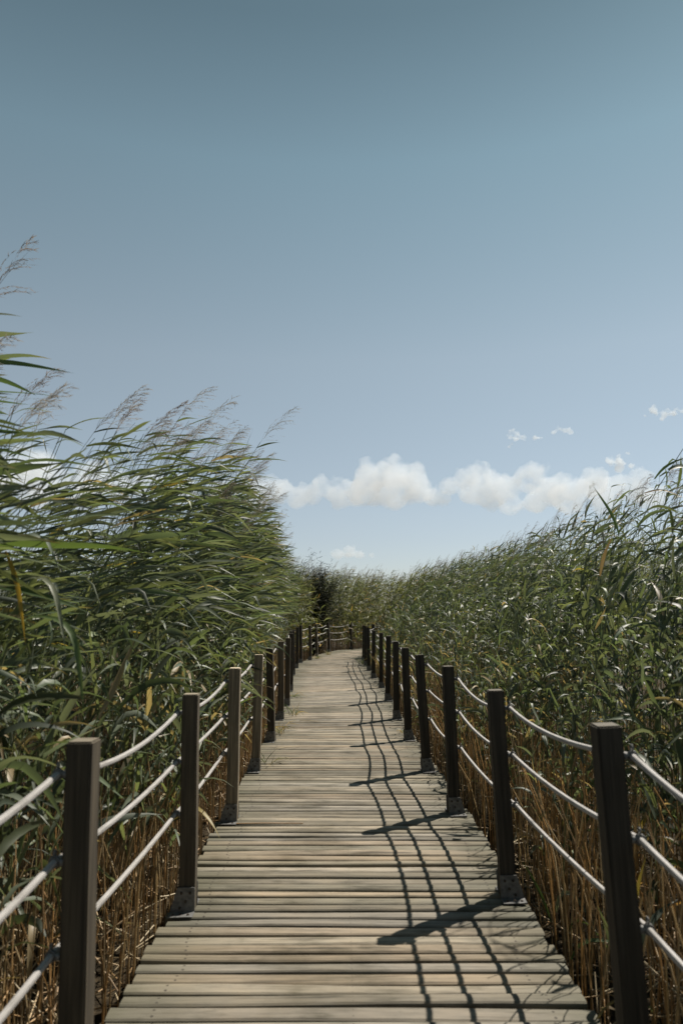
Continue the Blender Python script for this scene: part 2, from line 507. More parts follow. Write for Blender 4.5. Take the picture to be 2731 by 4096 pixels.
def copy_tree(o, parent=None, children=None):
    c = o.copy(); COL.objects.link(c); c.parent = parent
    for ch in children[o.name]:
        copy_tree(ch, c, children)
    return c

def place_posts(pts, side, word):
    protos = {}
    used = set()
    out = []
    for det in (True, False):
        protos[det] = make_post(side, det)
    cmap = {}
    for o in list(bpy.data.objects):
        cmap.setdefault(o.name, [])
        if o.parent: cmap.setdefault(o.parent.name, []).append(o)
    for i, (x, y) in enumerate(pts):
        det = y < 11.2
        o = protos[det] if det not in used else copy_tree(protos[det], None, cmap)
        used.add(det)
        j = min(max(i, 1), len(pts) - 2)
        t = Vector((pts[j + 1][0] - pts[j - 1][0], pts[j + 1][1] - pts[j - 1][1]))
        ang = math.atan2(-t.x, t.y)
        s = np.interp(y, CEN[:, 1], ARC)
        o.location = (x, y, deck_z(s) - .002)
        lean = {('right', 1): (.0, math.radians(-2.3)), ('right', 2): (0, math.radians(-1.9)), ('right', 3): (0, math.radians(-1.2)), ('left', 2): (0, math.radians(-.4))}.get((word, i), (random.gauss(0, .016), random.gauss(0, .017)))
        o.rotation_euler = (lean[0], lean[1], ang + random.gauss(0, .035))
        o.scale = (1, 1, (1.035 if word == 'left' else 1.06) if i == 1 else 1.012)
        n = i
        if i == 0:
            lab = 'dark wooden post behind the photo frame at the start of the %s ropes' % word
        elif i == 1:
            lab = 'nearest dark square post on the %s, blurred, its foot cut off by the picture edge' % word
        elif i >= 13 and word == 'left':
            lab = '%s post of the left rope rail, small dark post at the far bend' % ORD[n]
        else:
            lab = '%s %s square wooden post of the %s rope rail counted from the camera' % (ORD[n], 'paler brown' if word == 'left' and i in (3, 4) else 'dark', word)
        tag(o, lab, 'post', 'posts of the %s rope rail' % word)
        out.append(o)
    return out

def tone(post, k):
    for c in post.children:
        if c.name.startswith('shaft'): c.color = (k, k * .97, k * .9, 1)

LP = place_posts(LEFT, -1, 'left')
RP = place_posts(RIGHT, 1, 'right')
for i, k in {1: 1.3, 2: 1.8, 3: 4.4, 4: 4.6, 5: 1.4, 6: 2.4, 7: 1.9, 13: 1.6, 14: 2.2}.items():      # paler, newer timber
    tone(LP[i], k)

# ------------------------------------------------------------------ ropes
def build_rope(posts, z, sag, name, label, seed, out):
    r = random.Random(seed)
    bpy.context.view_layer.update()
    anchors = [o.matrix_world @ Vector((out * .068, -.033, z)) for o in posts]
    P = []
    first = anchors[0] + (anchors[0] - anchors[1]).normalized() * .5
    P.append(first)
    for i in range(len(anchors) - 1):
        a, b = anchors[i], anchors[i + 1]
        sg = sag * r.uniform(.55, 1.25) * (b - a).length / 1.55
        n = 14 if a.y < 12 else 8
        skew = r.uniform(-.12, .12)
        lat = r.gauss(0, .01)
        for k in range(n):
            t = k / n
            tt = min(max(t + skew * t * (1 - t), 0), 1)
            p = a.lerp(b, t)
            p.z -= 4 * sg * tt * (1 - tt)
            p.x += lat * math.sin(PI * t)
            P.append(p)
    P.append(anchors[-1])
    P = np.array([tuple(p) for p in P])
    T = nrm(np.gradient(P, axis=0))
    S = nrm(np.cross(T, np.array([0, 0, 1.0]))); U = np.cross(S, T)
    k = 10; R = .0108
    arc = np.concatenate([[0], np.cumsum(np.linalg.norm(np.diff(P, axis=0), axis=1))])
    an = np.linspace(0, 2 * PI, k, endpoint=False)
    V = P[:, None] + R * (np.cos(an)[None, :, None] * S[:, None] + np.sin(an)[None, :, None] * U[:, None])
    uv = np.zeros(V.shape); uv[..., 0] = arc[:, None]; uv[..., 1] = (an / (2 * PI))[None]
    n = len(P); fr = np.arange(k)
    q = np.concatenate([np.stack([i * k + fr, i * k + (fr + 1) % k, (i + 1) * k + (fr + 1) % k, (i + 1) * k + fr], 1) for i in range(n - 1)])
    me = np_mesh(name, V.reshape(-1, 3), q, [M_ROPE], attrs={'puv': uv.reshape(-1, 3)})
    return tag(link(bpy.data.objects.new('rope', me)), label, 'rope')

for posts, word, sd in ((LP, 'left', 10), (RP, 'right', 20)):
    for j, (z, lev, sag) in enumerate(zip(ROPE_Z, ('top', 'middle', 'bottom'), (.055, .036, .034))):
        o = build_rope(posts, z, sag, 'rope', '%s white rope of the three strung along the %s posts' % (lev, word), sd + j, -1 if word == 'left' else 1)
        o['group'] = 'ropes of the %s rail' % word

# ------------------------------------------------------------------ ground
bm = bmesh.new()
S = 4000.0
xs = [-S, -400, -60, -20, -8, -4, -2, 0, 2, 4, 8, 20, 60, 400, S]
ys = [-S, -400, -40, -5, 0, 4, 8, 12, 16, 20, 25, 30, 36, 44, 60, 120, 500, S]
grid = [[bm.verts.new((x, y, GROUND_Z + (random.uniform(-.03, .03) if abs(x) < 30 and -10 < y < 70 else 0))) for x in xs] for y in ys]
for i in range(len(ys) - 1):
    for j in range(len(xs) - 1):
        bm.faces.new((grid[i][j], grid[i][j + 1], grid[i + 1][j + 1], grid[i + 1][j]))
g = bm_obj('ground', bm, M_SOIL)
g['kind'] = 'structure'

# ------------------------------------------------------------------ reeds
class Strips:
    """N ribbons or tubes of one topology, with an owner id each"""
    def __init__(self, V, C, Q, owner):
        self.V, self.C, self.Q, self.owner = V, C, Q, owner
    def pick(self, mask):
        return Strips(self.V[mask], self.C[mask], self.Q, self.owner[mask])
    def arrays(self):
        n, nv = self.V.shape[:2]
        Q = (self.Q[None] + (np.arange(n) * nv)[:, None, None]).reshape(-1, 4)
        return self.V.reshape(-1, 3), self.C.reshape(-1, 3), Q

def merge(parts):
    Vs, Cs, Qs, Ms = [], [], [], []
    off = 0
    for st, mi in parts:
        if len(st.V) == 0: continue
        V, C, Q = st.arrays()
        Vs.append(V); Cs.append(C); Qs.append(Q + off); Ms.append(np.full(len(Q), mi)); off += len(V)
    return np.concatenate(Vs), np.concatenate(Cs), np.concatenate(Qs), np.concatenate(Ms)

def ribbons(P0, D0, D1, L, W, droop, twist, C, owner, nseg, nac=2, ref=None, tipcol=None, kink=None, shape='leaf', bendpow=1.6):
    n = len(P0)
    s = np.linspace(0, 1, nseg + 1)
    if nseg >= 3 and shape == 'leaf':
        s = s ** 1.0
    D0 = nrm(D0); D1 = nrm(D1)
    ph = rng.uniform(0, 6.28, n); wav = rng.normal(0, .05, n)
    pos = np.zeros((n, nseg + 1, 3)); dirs = np.zeros((n, nseg + 1, 3))
    pos[:, 0] = P0
    for i, si in enumerate(s):
        g = sstep(np.full(n, si * bendpow))[:, None]
        d = D0 * (1 - g) + D1 * g
        d = d + np.array([0, 0, -1.0]) * (droop * si ** 2)[:, None] + np.array([0, 0, 1.0]) * (wav * np.sin(ph + si * 7))[:, None]
        if kink is not None:
            d = d + np.where((si > kink)[:, None], np.array([0, 0, -2.2]), 0)
        dirs[:, i] = nrm(d)
        if i: pos[:, i] = pos[:, i - 1] + (dirs[:, i - 1] + dirs[:, i]) * .5 * (L * (s[i] - s[i - 1]))[:, None]
    if ref is None:
        ref = np.array([0, 0, 1.0]) + rng.normal(0, .45, (n, 3))
    side = nrm(np.cross(dirs, ref[:, None, :]))
    nor = np.cross(side, dirs)
    roll0 = rng.uniform(-1.0, 1.0, n) if shape == 'leaf' else np.zeros(n)
    tw = (roll0[:, None] + twist[:, None] * s[None, :])[..., None]
    side2 = side * np.cos(tw) + nor * np.sin(tw)
    nor2 = -side * np.sin(tw) + nor * np.cos(tw)
    if shape == 'leaf':
        w = (0.38 + .62 * np.minimum(s / .34, 1)) * np.maximum(1 - s ** 2.2, 0.0) + .012
        w = np.where(s > .8, w * .72, w)
    else:
        w = 1 - .8 * s
    hw = (W[:, None] * w[None, :] * .5)[..., None]
    if nac == 2:
        V = np.stack([pos - side2 * hw, pos + side2 * hw], 2)
    else:
        V = np.stack([pos - side2 * hw + nor2 * hw * .35, pos, pos + side2 * hw + nor2 * hw * .35], 2)
    V = V.reshape(n, -1, 3)
    Cv = np.repeat(C[:, None, :], nseg + 1, 1)
    if tipcol is not None:
        f = (np.clip((s - .72) / .28, 0, 1) ** 1.3)[None, :, None] * tipcol[1][:, None, None]
        Cv = Cv * (1 - f) + tipcol[0] * f
    Cv = np.repeat(Cv, nac, 1)
    q = []
    for i in range(nseg):
        for j in range(nac - 1):
            a = i * nac + j
            q.append((a, a + 1, a + nac + 1, a + nac))
    return Strips(V, Cv, np.array(q), owner)

def tubes(P, R, C, owner, k=4):
    """P (n,m,3) centre lines, R (n,m)"""
    n, m = P.shape[:2]
    T = nrm(np.gradient(P, axis=1))
    S = nrm(np.cross(T, np.array([0.13, 1.0, 0.05]))); U = np.cross(S, T)
    an = np.linspace(0, 2 * PI, k, endpoint=False)
    V = P[:, :, None] + R[:, :, None, None] * (np.cos(an)[None, None, :, None] * S[:, :, None] + np.sin(an)[None, None, :, None] * U[:, :, None])
    fr = np.arange(k)
    q = np.concatenate([np.stack([i * k + fr, i * k + (fr + 1) % k, (i + 1) * k + (fr + 1) % k, (i + 1) * k + fr], 1) for i in range(m - 1)])
    return Strips(V.reshape(n, -1, 3), np.repeat(C, k, 1), q, owner)

def clump(px, py):
    return np.sin(px * 4.3 + 1.3 * np.sin(py * 2.1)) * np.sin(py * 3.1 + 1.7 * np.sin(px * 2.7 + .6)) + .5 * np.sin(px * 9.1 + py * 7.3) * np.sin(py * 8.3 - px * 5.9)

# ---- scatter the roots
def scatter():
    X, Y, E, SD = [], [], [], []
    def add(n, x0, x1, y0, y1, fn):
        px = rng.uniform(x0, x1, n); py = rng.uniform(y0, y1, n)
        e, sd = path_dist(px, py)
        keep = (e > .10) & (rng.random(n) < fn(px, py, e, sd))
        X.append(px[keep]); Y.append(py[keep]); E.append(e[keep]); SD.append(sd[keep])
    def near(px, py, e, sd):
        d = np.where(e < 1.0, 38, np.where(e < 2.0, 26, np.where(e < 3.2, 13, np.where(e < 5, 7, 0))))
        dl = np.where(e < 1.0, 38, np.where(e < 2.0, 25, np.where(e < 3.2, 15, np.where(e < 5, 8, 0))))
        d = np.where(sd < 0, dl, d)
        d = np.where((sd > 0) & (e < .45) & (py < 12), d * np.where(py < 6.5, .10, .30), d)
        d = np.where((sd < 0) & (((py > 11.5) & (e < .3)) | ((py > 13.5) & (e < .55)) | ((py < 4.3) & (e < .32))), 0, d)
        d = d * np.where((sd < 0) & (e < .7), np.clip(.95 + .5 * clump(px, py), .4, 1), np.clip(.72 + .7 * clump(px, py), np.where(sd < 0, .25, .5), 1))
        d = np.where(py > 12, d * .72, d)
        return d / 38.0
    A = (-6.5, 7.5, .3, 24)
    add(int((A[1] - A[0]) * (A[3] - A[2]) * 38), *A, near)
    def far(px, py, e, sd):
        d = np.where(e < 2.5, 30, np.where(e < 5, 20, np.where(e < 9, 10, 5)))
        wedge = (np.abs(px) < py * .55 + 1)
        return d / 30.0 * wedge
    B = (-16, 20, 24, 40)
    add(int((B[1] - B[0]) * (B[3] - B[2]) * 30), *B, far)
    return [np.concatenate(a) for a in (X, Y, E, SD)]

X, Y, E, SD = scatter()
NST = len(X)
left = SD < 0
# target height by distance from the deck edge
eL = E - np.clip((5.5 - Y) * .13, 0, .42)
hL0 = np.interp(eL, [-.6, .0, .15, .45, .8, 1.3, 3], [.7, 1.0, 1.3, 2.2, 3.05, 3.35, 3.5])
hL1 = np.interp(eL, [-.6, .0, .15, .45, .8, 1.3, 3], [1.0, 1.5, 2.0, 2.9, 3.25, 3.4, 3.5])
fL = np.clip((Y - 6.0) / 3.0, 0, 1)
hL = hL0 * (1 - fL) + hL1 * fL
hL = np.where((Y > 11) & (E < .8), hL * (1 - .22 * np.clip((Y - 11) / 3, 0, 1) * (1 - E / .8)), hL)
hL *= np.interp(Y, [2, 4, 7, 11, 40], [.90, .92, .95, .97, .96])
eR = E
hR = np.interp(eR, [0, .2, .5, .9, 1.3, 1.7, 2.2, 3.2, 5], [.45, .60, .90, 1.45, 2.05, 2.55, 2.95, 3.3, 3.5])
hR = np.where(Y > 16, hR + np.clip((Y - 16) * .04, 0, .22) * np.clip(E / .8, 0, 1), hR)
far_zone = (Y > 24)
hF = np.interp(E, [0, .4, .9, 3], [1.2, 1.9, 2.85, 3.15])
H = np.where(left, hL, hR)
H = np.where(far_zone, np.maximum(hF, np.where(left, hF, hR)), H)
H = H * (1 + np.where(Y > 15, .02, .045) * clump(X * .6, Y * .6)) * rng.normal(0, 1, NST).clip(-2.5, 2.5).__mul__(np.where(Y > 15, .05, .085)).__add__(1.0) * np.where(rng.random(NST) < .07, 1.10, 1)
# behind the left front rows most stems stay shorter, so the sky shows through the upper third
H = np.where(left & (Y < 24) & (E > 1.9) & (rng.random(NST) < .78), np.minimum(H, rng.uniform(1.9, 2.6, NST)), H)
H = np.clip(H, .5, 4.1)
# hole for the shrub behind the far bend
SHRUB = (-1.05, 27.9)
hole = np.hypot(X - SHRUB[0], Y - SHRUB[1] + .3) < 1.35
WIND = np.array([1.0, -0.06])
expo = np.clip((H - .9) / 2.2, 0, 1)
leanm = np.where(left, rng.uniform(.7, 1.45, NST), rng.uniform(.15, .62, NST)) * expo ** 1.2
leanm = np.where(left, leanm * np.clip(.16 + E * .62, .16, 1) * np.interp(Y, [9, 14], [1, .45]), leanm)
leanm = np.where(far_zone, rng.uniform(.2, .55, NST) * expo, leanm)
la = rng.normal(0, .32, NST)
LEAN = np.stack([leanm * np.cos(la) + rng.normal(0, .07, NST), leanm * np.sin(la) - .04 + rng.normal(0, .09, NST)], 1)

# crest of the two beds: the stand thins and lowers towards the walkway and with distance
tr = (X + LEAN[:, 0] + np.where(left & ~far_zone, .25, 0)) / Y
slope = np.interp(tr, [-.62, -.48, -.40, -.296, -.16, -.113, -.088, -.07, -.057, .10, .125, .19, .315, .42, .48, .65],
                  [.44, .37, .295, .275, .262, .235, .182, .115, .063, .060, .064, .080, .125, .180, .225, .34])
H = np.minimum(H, 1.52 + slope * Y * np.where(~left & (Y < 16) & (rng.random(NST) < .05), rng.uniform(1.0, 1.22, NST), np.clip(rng.normal(.965, .05, NST), .8, 1.07)))
H = np.where(hole, .5, H)

# unsightly stems that would stand in the lens are dropped
keep = ~hole & ~((Y < 2.35) & left & (X > -1.55)) & ~((Y < 2.7) & ~left & (X < 1.6))
X, Y, E, SD, H, LEAN, left, far_zone = [a[keep] for a in (X, Y, E, SD, H, LEAN, left, far_zone)]
NST = len(X)

def stem_pts(x, y, h, lean, m, idx=None):
    t = np.linspace(0, 1, m)
    P = np.zeros((len(x), m, 3))
    hh = h - GROUND_Z
    bend = np.linalg.norm(lean, axis=1) / np.maximum(hh, .1)
    P[..., 0] = x[:, None] + lean[:, :1] * t ** 2.7
    P[..., 1] = y[:, None] + lean[:, 1:] * t ** 2.7
    P[..., 2] = GROUND_Z + hh[:, None] * (t[None] - (.35 * bend ** 2)[:, None] * t[None] ** 3)
    return P

GREENS = np.array([(.058, .076, .037), (.049, .068, .035), (.071, .087, .041), (.048, .065, .039), (.080, .095, .048), (.058, .075, .049)])

def stem_color(n, m, t):
    low = np.array([(.33, .19, .075), (.26, .155, .065), (.38, .25, .11), (.22, .15, .07)])[rng.integers(4, size=n)]
    up = np.array([(.10, .12, .045), (.13, .135, .055), (.085, .10, .045)])[rng.integers(3, size=n)]
    f = sstep((t - .22) / .3)[None, :, None]
    return low[:, None] * (1 - f) + up[:, None] * f

def make_leaves(own, x, y, h, lean, isleft, isfar, e, K, nseg, nac, scale=1.0, t0=.30):
    """K leaves on each stem"""
    n = len(x)
    ii = np.repeat(np.arange(n), K)
    N_ = len(ii)
    tl = np.tile((np.arange(K) + .5) / K, n)
    t = t0 + (1 - t0) * np.clip(tl + rng.normal(0, .03, N_), 0, 1)
    hh = h[ii] - GROUND_Z
    ln = lean[ii]
    bend = np.linalg.norm(ln, axis=1) / hh
    P = np.stack([x[ii] + ln[:, 0] * t ** 2.7, y[ii] + ln[:, 1] * t ** 2.7, GROUND_Z + hh * (t - .35 * bend ** 2 * t ** 3)], 1)
    tan = nrm(np.stack([ln[:, 0] * 2.7 * t ** 1.7, ln[:, 1] * 2.7 * t ** 1.7, hh], 1))
    az = np.tile(np.arange(K) % 2 * PI, n) + rng.normal(0, .6, N_) + np.repeat(rng.uniform(0, 6.28, n), K)
    out = np.stack([np.cos(az), np.sin(az), np.zeros(N_)], 1)
    # wind exposure: high and towards the tops
    lf = isleft[ii]; fr = isfar[ii]
    ww = np.where(lf, sstep((P[:, 2] - .75) / 1.1), .55 * sstep((P[:, 2] - 1.0) / 1.2))
    ww = np.where(fr, .5 * sstep((P[:, 2] - .8) / 1.4), ww)
    ww = np.clip(ww * rng.uniform(.58, 1.2, N_), 0, 1)[:, None]
    wdir = np.stack([np.ones(N_), rng.normal(-.1, .40, N_), rng.normal(-.03, .23, N_)], 1)
    calm = out * .9 + np.stack([np.zeros(N_), np.zeros(N_), rng.normal(.15, .45, N_)], 1)
    upright = rng.random(N_) < np.where(lf, .10, .22)
    calm = np.where(upright[:, None], out * .35 + np.array([0, 0, 1.0]), calm)
    D1 = nrm(wdir) * ww + nrm(calm) * (1 - ww)
    D0 = tan * (.75 - .42 * ww) + out * .45 * (1 - ww * .7) + np.array([.75, 0, 0]) * ww
    prof = np.interp(t, [t0, .45, .7, .9, 1.0], [.75, 1.0, 1.0, .85, .6])
    L = rng.uniform(.27, .56, N_) * prof * scale
    L = np.where(lf & ~fr, L * 1.08, L * .92) * np.where(rng.random(N_) < .12, rng.uniform(.35, .7, N_), 1)
    W = rng.uniform(.020, .041, N_) * np.clip(L / .38, .7, 1.25)
    droop = np.where(ww[:, 0] > .5, rng.uniform(-.05, .32, N_), rng.uniform(.1, 1.5, N_))
    droop = np.where(upright, rng.uniform(0, .6, N_), droop)
    twist = rng.normal(0, .9, N_)
    C = GREENS[rng.integers(len(GREENS), size=N_)] * rng.choice([.6, .9, 1.15, 1.4, 1.7, 2.1], N_)[:, None] * rng.uniform(.85, 1.15, N_)[:, None]  # random leaf tones, spread wide to put lit and dark blade contrast into colour
    r = rng.random(N_)
    low = P[:, 2] < 1.0
    C = np.where((r < .007)[:, None], np.array([.26, .20, .045]) * rng.uniform(.7, 1.2, N_)[:, None], C)
    dead = (r > .984) | (low & (r > .84))
    C = np.where(dead[:, None], np.array([.30, .235, .13]) * rng.uniform(.6, 1.15, N_)[:, None], C)
    grey = (r > .10) & (r < .30)
    C = np.where(grey[:, None], np.array([.105, .125, .085]) * rng.uniform(.85, 1.2, N_)[:, None], C)
    C = np.where(fr[:, None], C * np.array([1.32, 1.16, .95]), C)
    W = np.where(~lf & (P[:, 1] < 8), W * 1.22, W)
    kink = np.where(rng.random(N_) < .07, rng.uniform(.3, .7, N_), 2.0)
    tipc = (np.array([.20, .14, .06]), (rng.random(N_) < .3).astype(float) * rng.uniform(.4, 1, N_))
    return ribbons(P, D0, D1, L, W, droop, twist, C, own[ii], nseg, nac, tipcol=tipc, kink=kink)

def make_plumes(own, x, y, h, lean, nb=20, ns=4, size=1.0, wmul=1.0):
    """feathery panicles that continue the stems"""
    n = len(x)
    hh = h - GROUND_Z
    bend = np.linalg.norm(lean, axis=1) / hh
    top = np.stack([x + lean[:, 0], y + lean[:, 1], GROUND_Z + hh * (1 - .35 * bend ** 2)], 1)
    tan = nrm(np.stack([lean[:, 0] * 2.6, lean[:, 1] * 2.6, hh * .8], 1) + rng.normal(0, .06, (n, 3)))
    Lp = rng.uniform(.24, .40, n) * size
    ax_end = nrm(tan + np.array([.35, 0, -.05]))
    parts = []
    base_c = np.array([(.205, .19, .155), (.25, .23, .195), (.19, .16, .135), (.22, .205, .16)])[rng.integers(4, size=n)]
    # axis
    A = ribbons(top, tan, ax_end, Lp, np.full(n, .0035 * wmul), np.full(n, .05), np.zeros(n), base_c, own, 4, shape='taper')
    parts.append(A)
    ii = np.repeat(np.arange(n), nb)
    f = np.tile((np.arange(nb) + .3) / nb, n)
    p0 = top[ii] + nrm(tan[ii] * (1 - f[:, None] * .5) + ax_end[ii] * f[:, None] * .5) * (Lp[ii] * f)[:, None]
    az = rng.uniform(0, 6.28, len(ii))
    rad = nrm(np.cross(tan[ii], np.stack([np.cos(az), np.sin(az), np.full(len(ii), .2)], 1)))
    D0 = tan[ii] * .9 + rad * .6
    D1 = tan[ii] * .5 + rad * .45 + np.array([.75, 0, -.12])
    Lb = Lp[ii] * (.42 * (1 - f) + .13) * rng.uniform(.7, 1.25, len(ii))
    B = ribbons(p0, D0, D1, Lb, np.full(len(ii), .0026 * wmul), rng.uniform(0, .5, len(ii)), np.zeros(len(ii)), base_c[ii], own[ii], 3, shape='taper')
    parts.append(B)
    if ns:
        # spikelets along each branch: read the branch ribbon's own points
        ctr = B.V.reshape(len(ii), 4, 2, 3).mean(2)
        jj = np.repeat(np.arange(len(ii)), ns)
        g = np.tile(np.linspace(.35, 1.0, ns), len(ii)) * 3
        i0 = np.minimum(g.astype(int), 2); fr = (g - i0)[:, None]
        q0 = ctr[jj, i0] * (1 - fr) + ctr[jj, i0 + 1] * fr
        d = nrm(ctr[jj, i0 + 1] - ctr[jj, i0]) + rng.normal(0, .35, (len(jj), 3))
        parts.append(ribbons(q0, d, d + np.array([.2, 0, -.1]), rng.uniform(.016, .032, len(jj)) * size, np.full(len(jj), .0042 * wmul),
                             np.full(len(jj), .2), np.zeros(len(jj)), base_c[ii][jj] * rng.uniform(.75, 1.25, len(jj))[:, None], own[ii][jj], 2, shape='taper'))
    return parts

OWN = np.arange(NST)
dist = np.hypot(X, Y)
z_near = (Y < 7.5); z_mid = (Y >= 7.5) & (Y < 16); z_far = Y >= 16
R1 = rng.random(NST)
plume_p = np.where(left & (H > 2.5), .27, np.where(H > 2.25, .22, 0))
plume_p = np.where(far_zone, np.where(H > 2.5, .34, 0), plume_p)
has_plume = R1 < plume_p

stems, leaves, plumes = [], [], []
for zone, m, k, K, nseg, nac in ((z_near, 8, 5, 14, 7, 3), (z_mid, 6, 4, 15, 5, 2), (z_far, 5, 3, 16, 3, 2)):
    for half in (True, False):
        for hi in (True, False):
            sel = zone & (left == half) & ((H > 1.7) == hi)
            if not sel.any(): continue
            P = stem_pts(X[sel], Y[sel], H[sel], LEAN[sel], m)
            t = np.linspace(0, 1, m)
            rad = (rng.uniform(.0032, .0052, sel.sum())[:, None]) * (1 - .6 * t)[None]
            stems.append(tubes(P, rad, stem_color(sel.sum(), m, t), OWN[sel], k))
            kk = (K if half else K + 4) if hi else (11 if half else 12)
            leaves.append(make_leaves(OWN[sel], X[sel], Y[sel], H[sel], LEAN[sel], left[sel], far_zone[sel], E[sel], kk, nseg, nac,
                                      scale=(1.0 if not (zone is z_far) else 1.1) * (1 if hi or half else .75), t0=(.19 if half else .17) if hi else (.30 if half else .28)))
for sel, nb, ns, wm in ((has_plume & (Y < 9), 26, 6, 1.0), (has_plume & (Y >= 9) & (Y < 16), 16, 3, 1.3), (has_plume & (Y >= 16), 11, 0, 2.6)):
    if sel.any():
        plumes += make_plumes(OWN[sel], X[sel], Y[sel], H[sel], LEAN[sel], nb, ns, 1.0, wm)

# ---- dry brown stalks and litter at the foot of the reeds
def dry_stalks():
    parts = []
    n = 15500
    px = rng.uniform(-3.2, 3.4, n); py = .4 + 19.6 * rng.random(n) ** 1.45
    e, sd = path_dist(px, py)
    kp = (e > .05) & (e < 1.7) & (rng.random(n) < np.where(e < .8, 1, .5))
    px, py, e, sd = px[kp], py[kp], e[kp], sd[kp]; n = len(px)
    h = rng.uniform(.25, 1.2, n) * np.where(sd < 0, .62, .62)
    lean = rng.normal(0, .16, (n, 2)) * (h / .8)[:, None]
    P = stem_pts(px, py, h, lean, 4)
    pal = np.array([(.34, .19, .068), (.29, .175, .068), (.38, .26, .12), (.20, .13, .062), (.31, .23, .125)])
    C = pal[rng.integers(5, size=n)] * rng.uniform(.45, 1.15, n)[:, None] * np.where(sd > 0, 1.4, .9)[:, None]  # sunny right side and dim left side put into the stalk colour
    rad = rng.uniform(.0022, .0045, n)[:, None] * np.array([1, .95, .9, .75])[None]
    parts.append(tubes(P, rad, np.repeat(C[:, None], 4, 1), sd.astype(int), 4))
    # broken pieces lying and leaning in every direction
    n = 9500
    px = rng.uniform(-2.6, 2.8, n); py = .8 + 16 * rng.random(n) ** 1.6
    e, sd = path_dist(px, py)
    kp = (e > .10) & (e < 1.3)
    px, py, sd, e = px[kp], py[kp], sd[kp], e[kp]; n = len(px)
    L = rng.uniform(.06, .42, n); az = rng.uniform(0, 6.28, n); el = rng.normal(.1, .45, n)
    d = np.stack([np.cos(az) * np.cos(el), np.sin(az) * np.cos(el), np.sin(el)], 1)
    z = GROUND_Z + .02 + np.abs(rng.normal(0, .16, n)) + np.abs(d[:, 2]) * L * .5
    # keep pieces off the planks
    c0 = np.stack([px, py, z], 1)
    lim = np.clip(e - .05, .02, None)
    L = np.minimum(L, lim * 2)
    P = c0[:, None] + d[:, None] * (np.array([-.5, 0, .5])[None, :, None] * L[:, None, None])
    P[:, 1, 2] += rng.normal(0, .01, n)
    C = np.array([(.42, .31, .18), (.33, .21, .10), (.45, .37, .24), (.24, .165, .09)])[rng.integers(4, size=n)] * rng.uniform(.7, 1.1, n)[:, None]
    rad = np.repeat(rng.uniform(.002, .005, n)[:, None], 3, 1)
    parts.append(tubes(P, rad, np.repeat(C[:, None], 3, 1), sd.astype(int), 5))
    # withered leaf scraps
    n = 5200
    px = rng.uniform(-2.6, 2.9, n); py = rng.uniform(.8, 16, n)
    e, sd = path_dist(px, py)
    kp = (e > .25) & (e < 1.4)
    px, py, sd = px[kp], py[kp], sd[kp]; n = len(px)
    az = rng.uniform(0, 6.28, n)
    D0 = np.stack([np.cos(az), np.sin(az), rng.normal(.1, .5, n)], 1)
    D1 = D0 + np.stack([rng.normal(0, .5, n), rng.normal(0, .5, n), rng.normal(-.7, .4, n)], 1)
    z = GROUND_Z + np.abs(rng.normal(.1, .42, n)) + .05
    C = np.array([(.46, .34, .19), (.38, .22, .09), (.52, .43, .29), (.34, .26, .14)])[rng.integers(4, size=n)] * rng.uniform(.6, 1.1, n)[:, None]
    parts.append(ribbons(np.stack([px, py, z], 1), D0, D1, rng.uniform(.07, .22, n), rng.uniform(.006, .018, n), rng.uniform(0, 1, n), rng.normal(0, 2, n), C, sd.astype(int), 4))
    return parts

# ---- which reeds stand out: those nearest to the lens and in front of their bed
tipx = X + LEAN[:, 0]; tipy = Y + LEAN[:, 1]
hf = 341 / 711.0
in_frame = (np.abs(tipx) < tipy * hf + .15) & (tipy > 1.2)
front = np.where(left, np.clip(1.9 - E, 0, 1), np.clip(1.7 - E, 0, 1))
score = H * front / np.maximum(dist, 1.5) * in_frame * (Y < 15)
score = score * np.where(has_plume & left, 1.5, 1.0)
chosen = []
for half, cnt in ((True, 150), (False, 125)):
    idx = np.where((left == half) & (score > 0) & (H > 1.1))[0]
    chosen += list(idx[np.argsort(-score[idx])][:cnt])
chosen = np.array(chosen)
is_chosen = np.zeros(NST, bool); is_chosen[chosen] = True

ORDN = ['start', 'nearest', 'second', 'third', 'fourth', 'fifth', 'sixth', 'seventh', 'eighth', 'ninth', 'tenth', 'eleventh']
def reed_label(i):
    word = 'left' if left[i] else 'right'
    pts = LEFT if left[i] else RIGHT
    b = int(np.searchsorted([p[1] for p in pts], Y[i])) - 1
    if b < 1: where = 'before the nearest %s post' % word; gw = 'before the nearest %s post' % word
    else:
        where = 'between the %s and %s %s posts' % (ORDN[b], ORDN[b + 1], word)
    kind = 'plumed green reed' if has_plume[i] else ('tall leafy green reed' if H[i] > 1.9 else 'short leafy green reed')
    return '%s behind the ropes %s' % (kind, where), '%ss %s' % (kind, where)

def part_obj(name, strips, mat, parent, origin):
    if not strips: return
    V, C, Q, _ = merge([(s, 0) for s in strips])
    me = np_mesh(name, V - origin, Q, [mat], C)
    link(bpy.data.objects.new(name, me), parent)

def index_by_owner(lst):
    out = {}
    for st in lst:
        sel = np.where(is_chosen[st.owner])[0]
        for r in sel: out.setdefault(int(st.owner[r]), []).append((st, r))
    return out

def gather(entry):
    by = {}
    for st, r in entry: by.setdefault(id(st), (st, []))[1].append(r)
    return [st.pick(np.array(rows)) for st, rows in by.values()]

ISt, ILf, IPl = index_by_owner(stems), index_by_owner(leaves), index_by_owner(plumes)
for i in chosen:
    i = int(i)
    o = np.array([X[i], Y[i], GROUND_Z])
    root = empty('reed', tuple(o))
    lab, grp = reed_label(i)
    tag(root, lab, 'reed', grp)
    part_obj('stem', gather(ISt[i]), M_STEM, root, o)
    part_obj('foliage', gather(ILf[i]), M_LEAF, root, o)
    if i in IPl: part_obj('plume', gather(IPl[i]), M_PLUME, root, o)

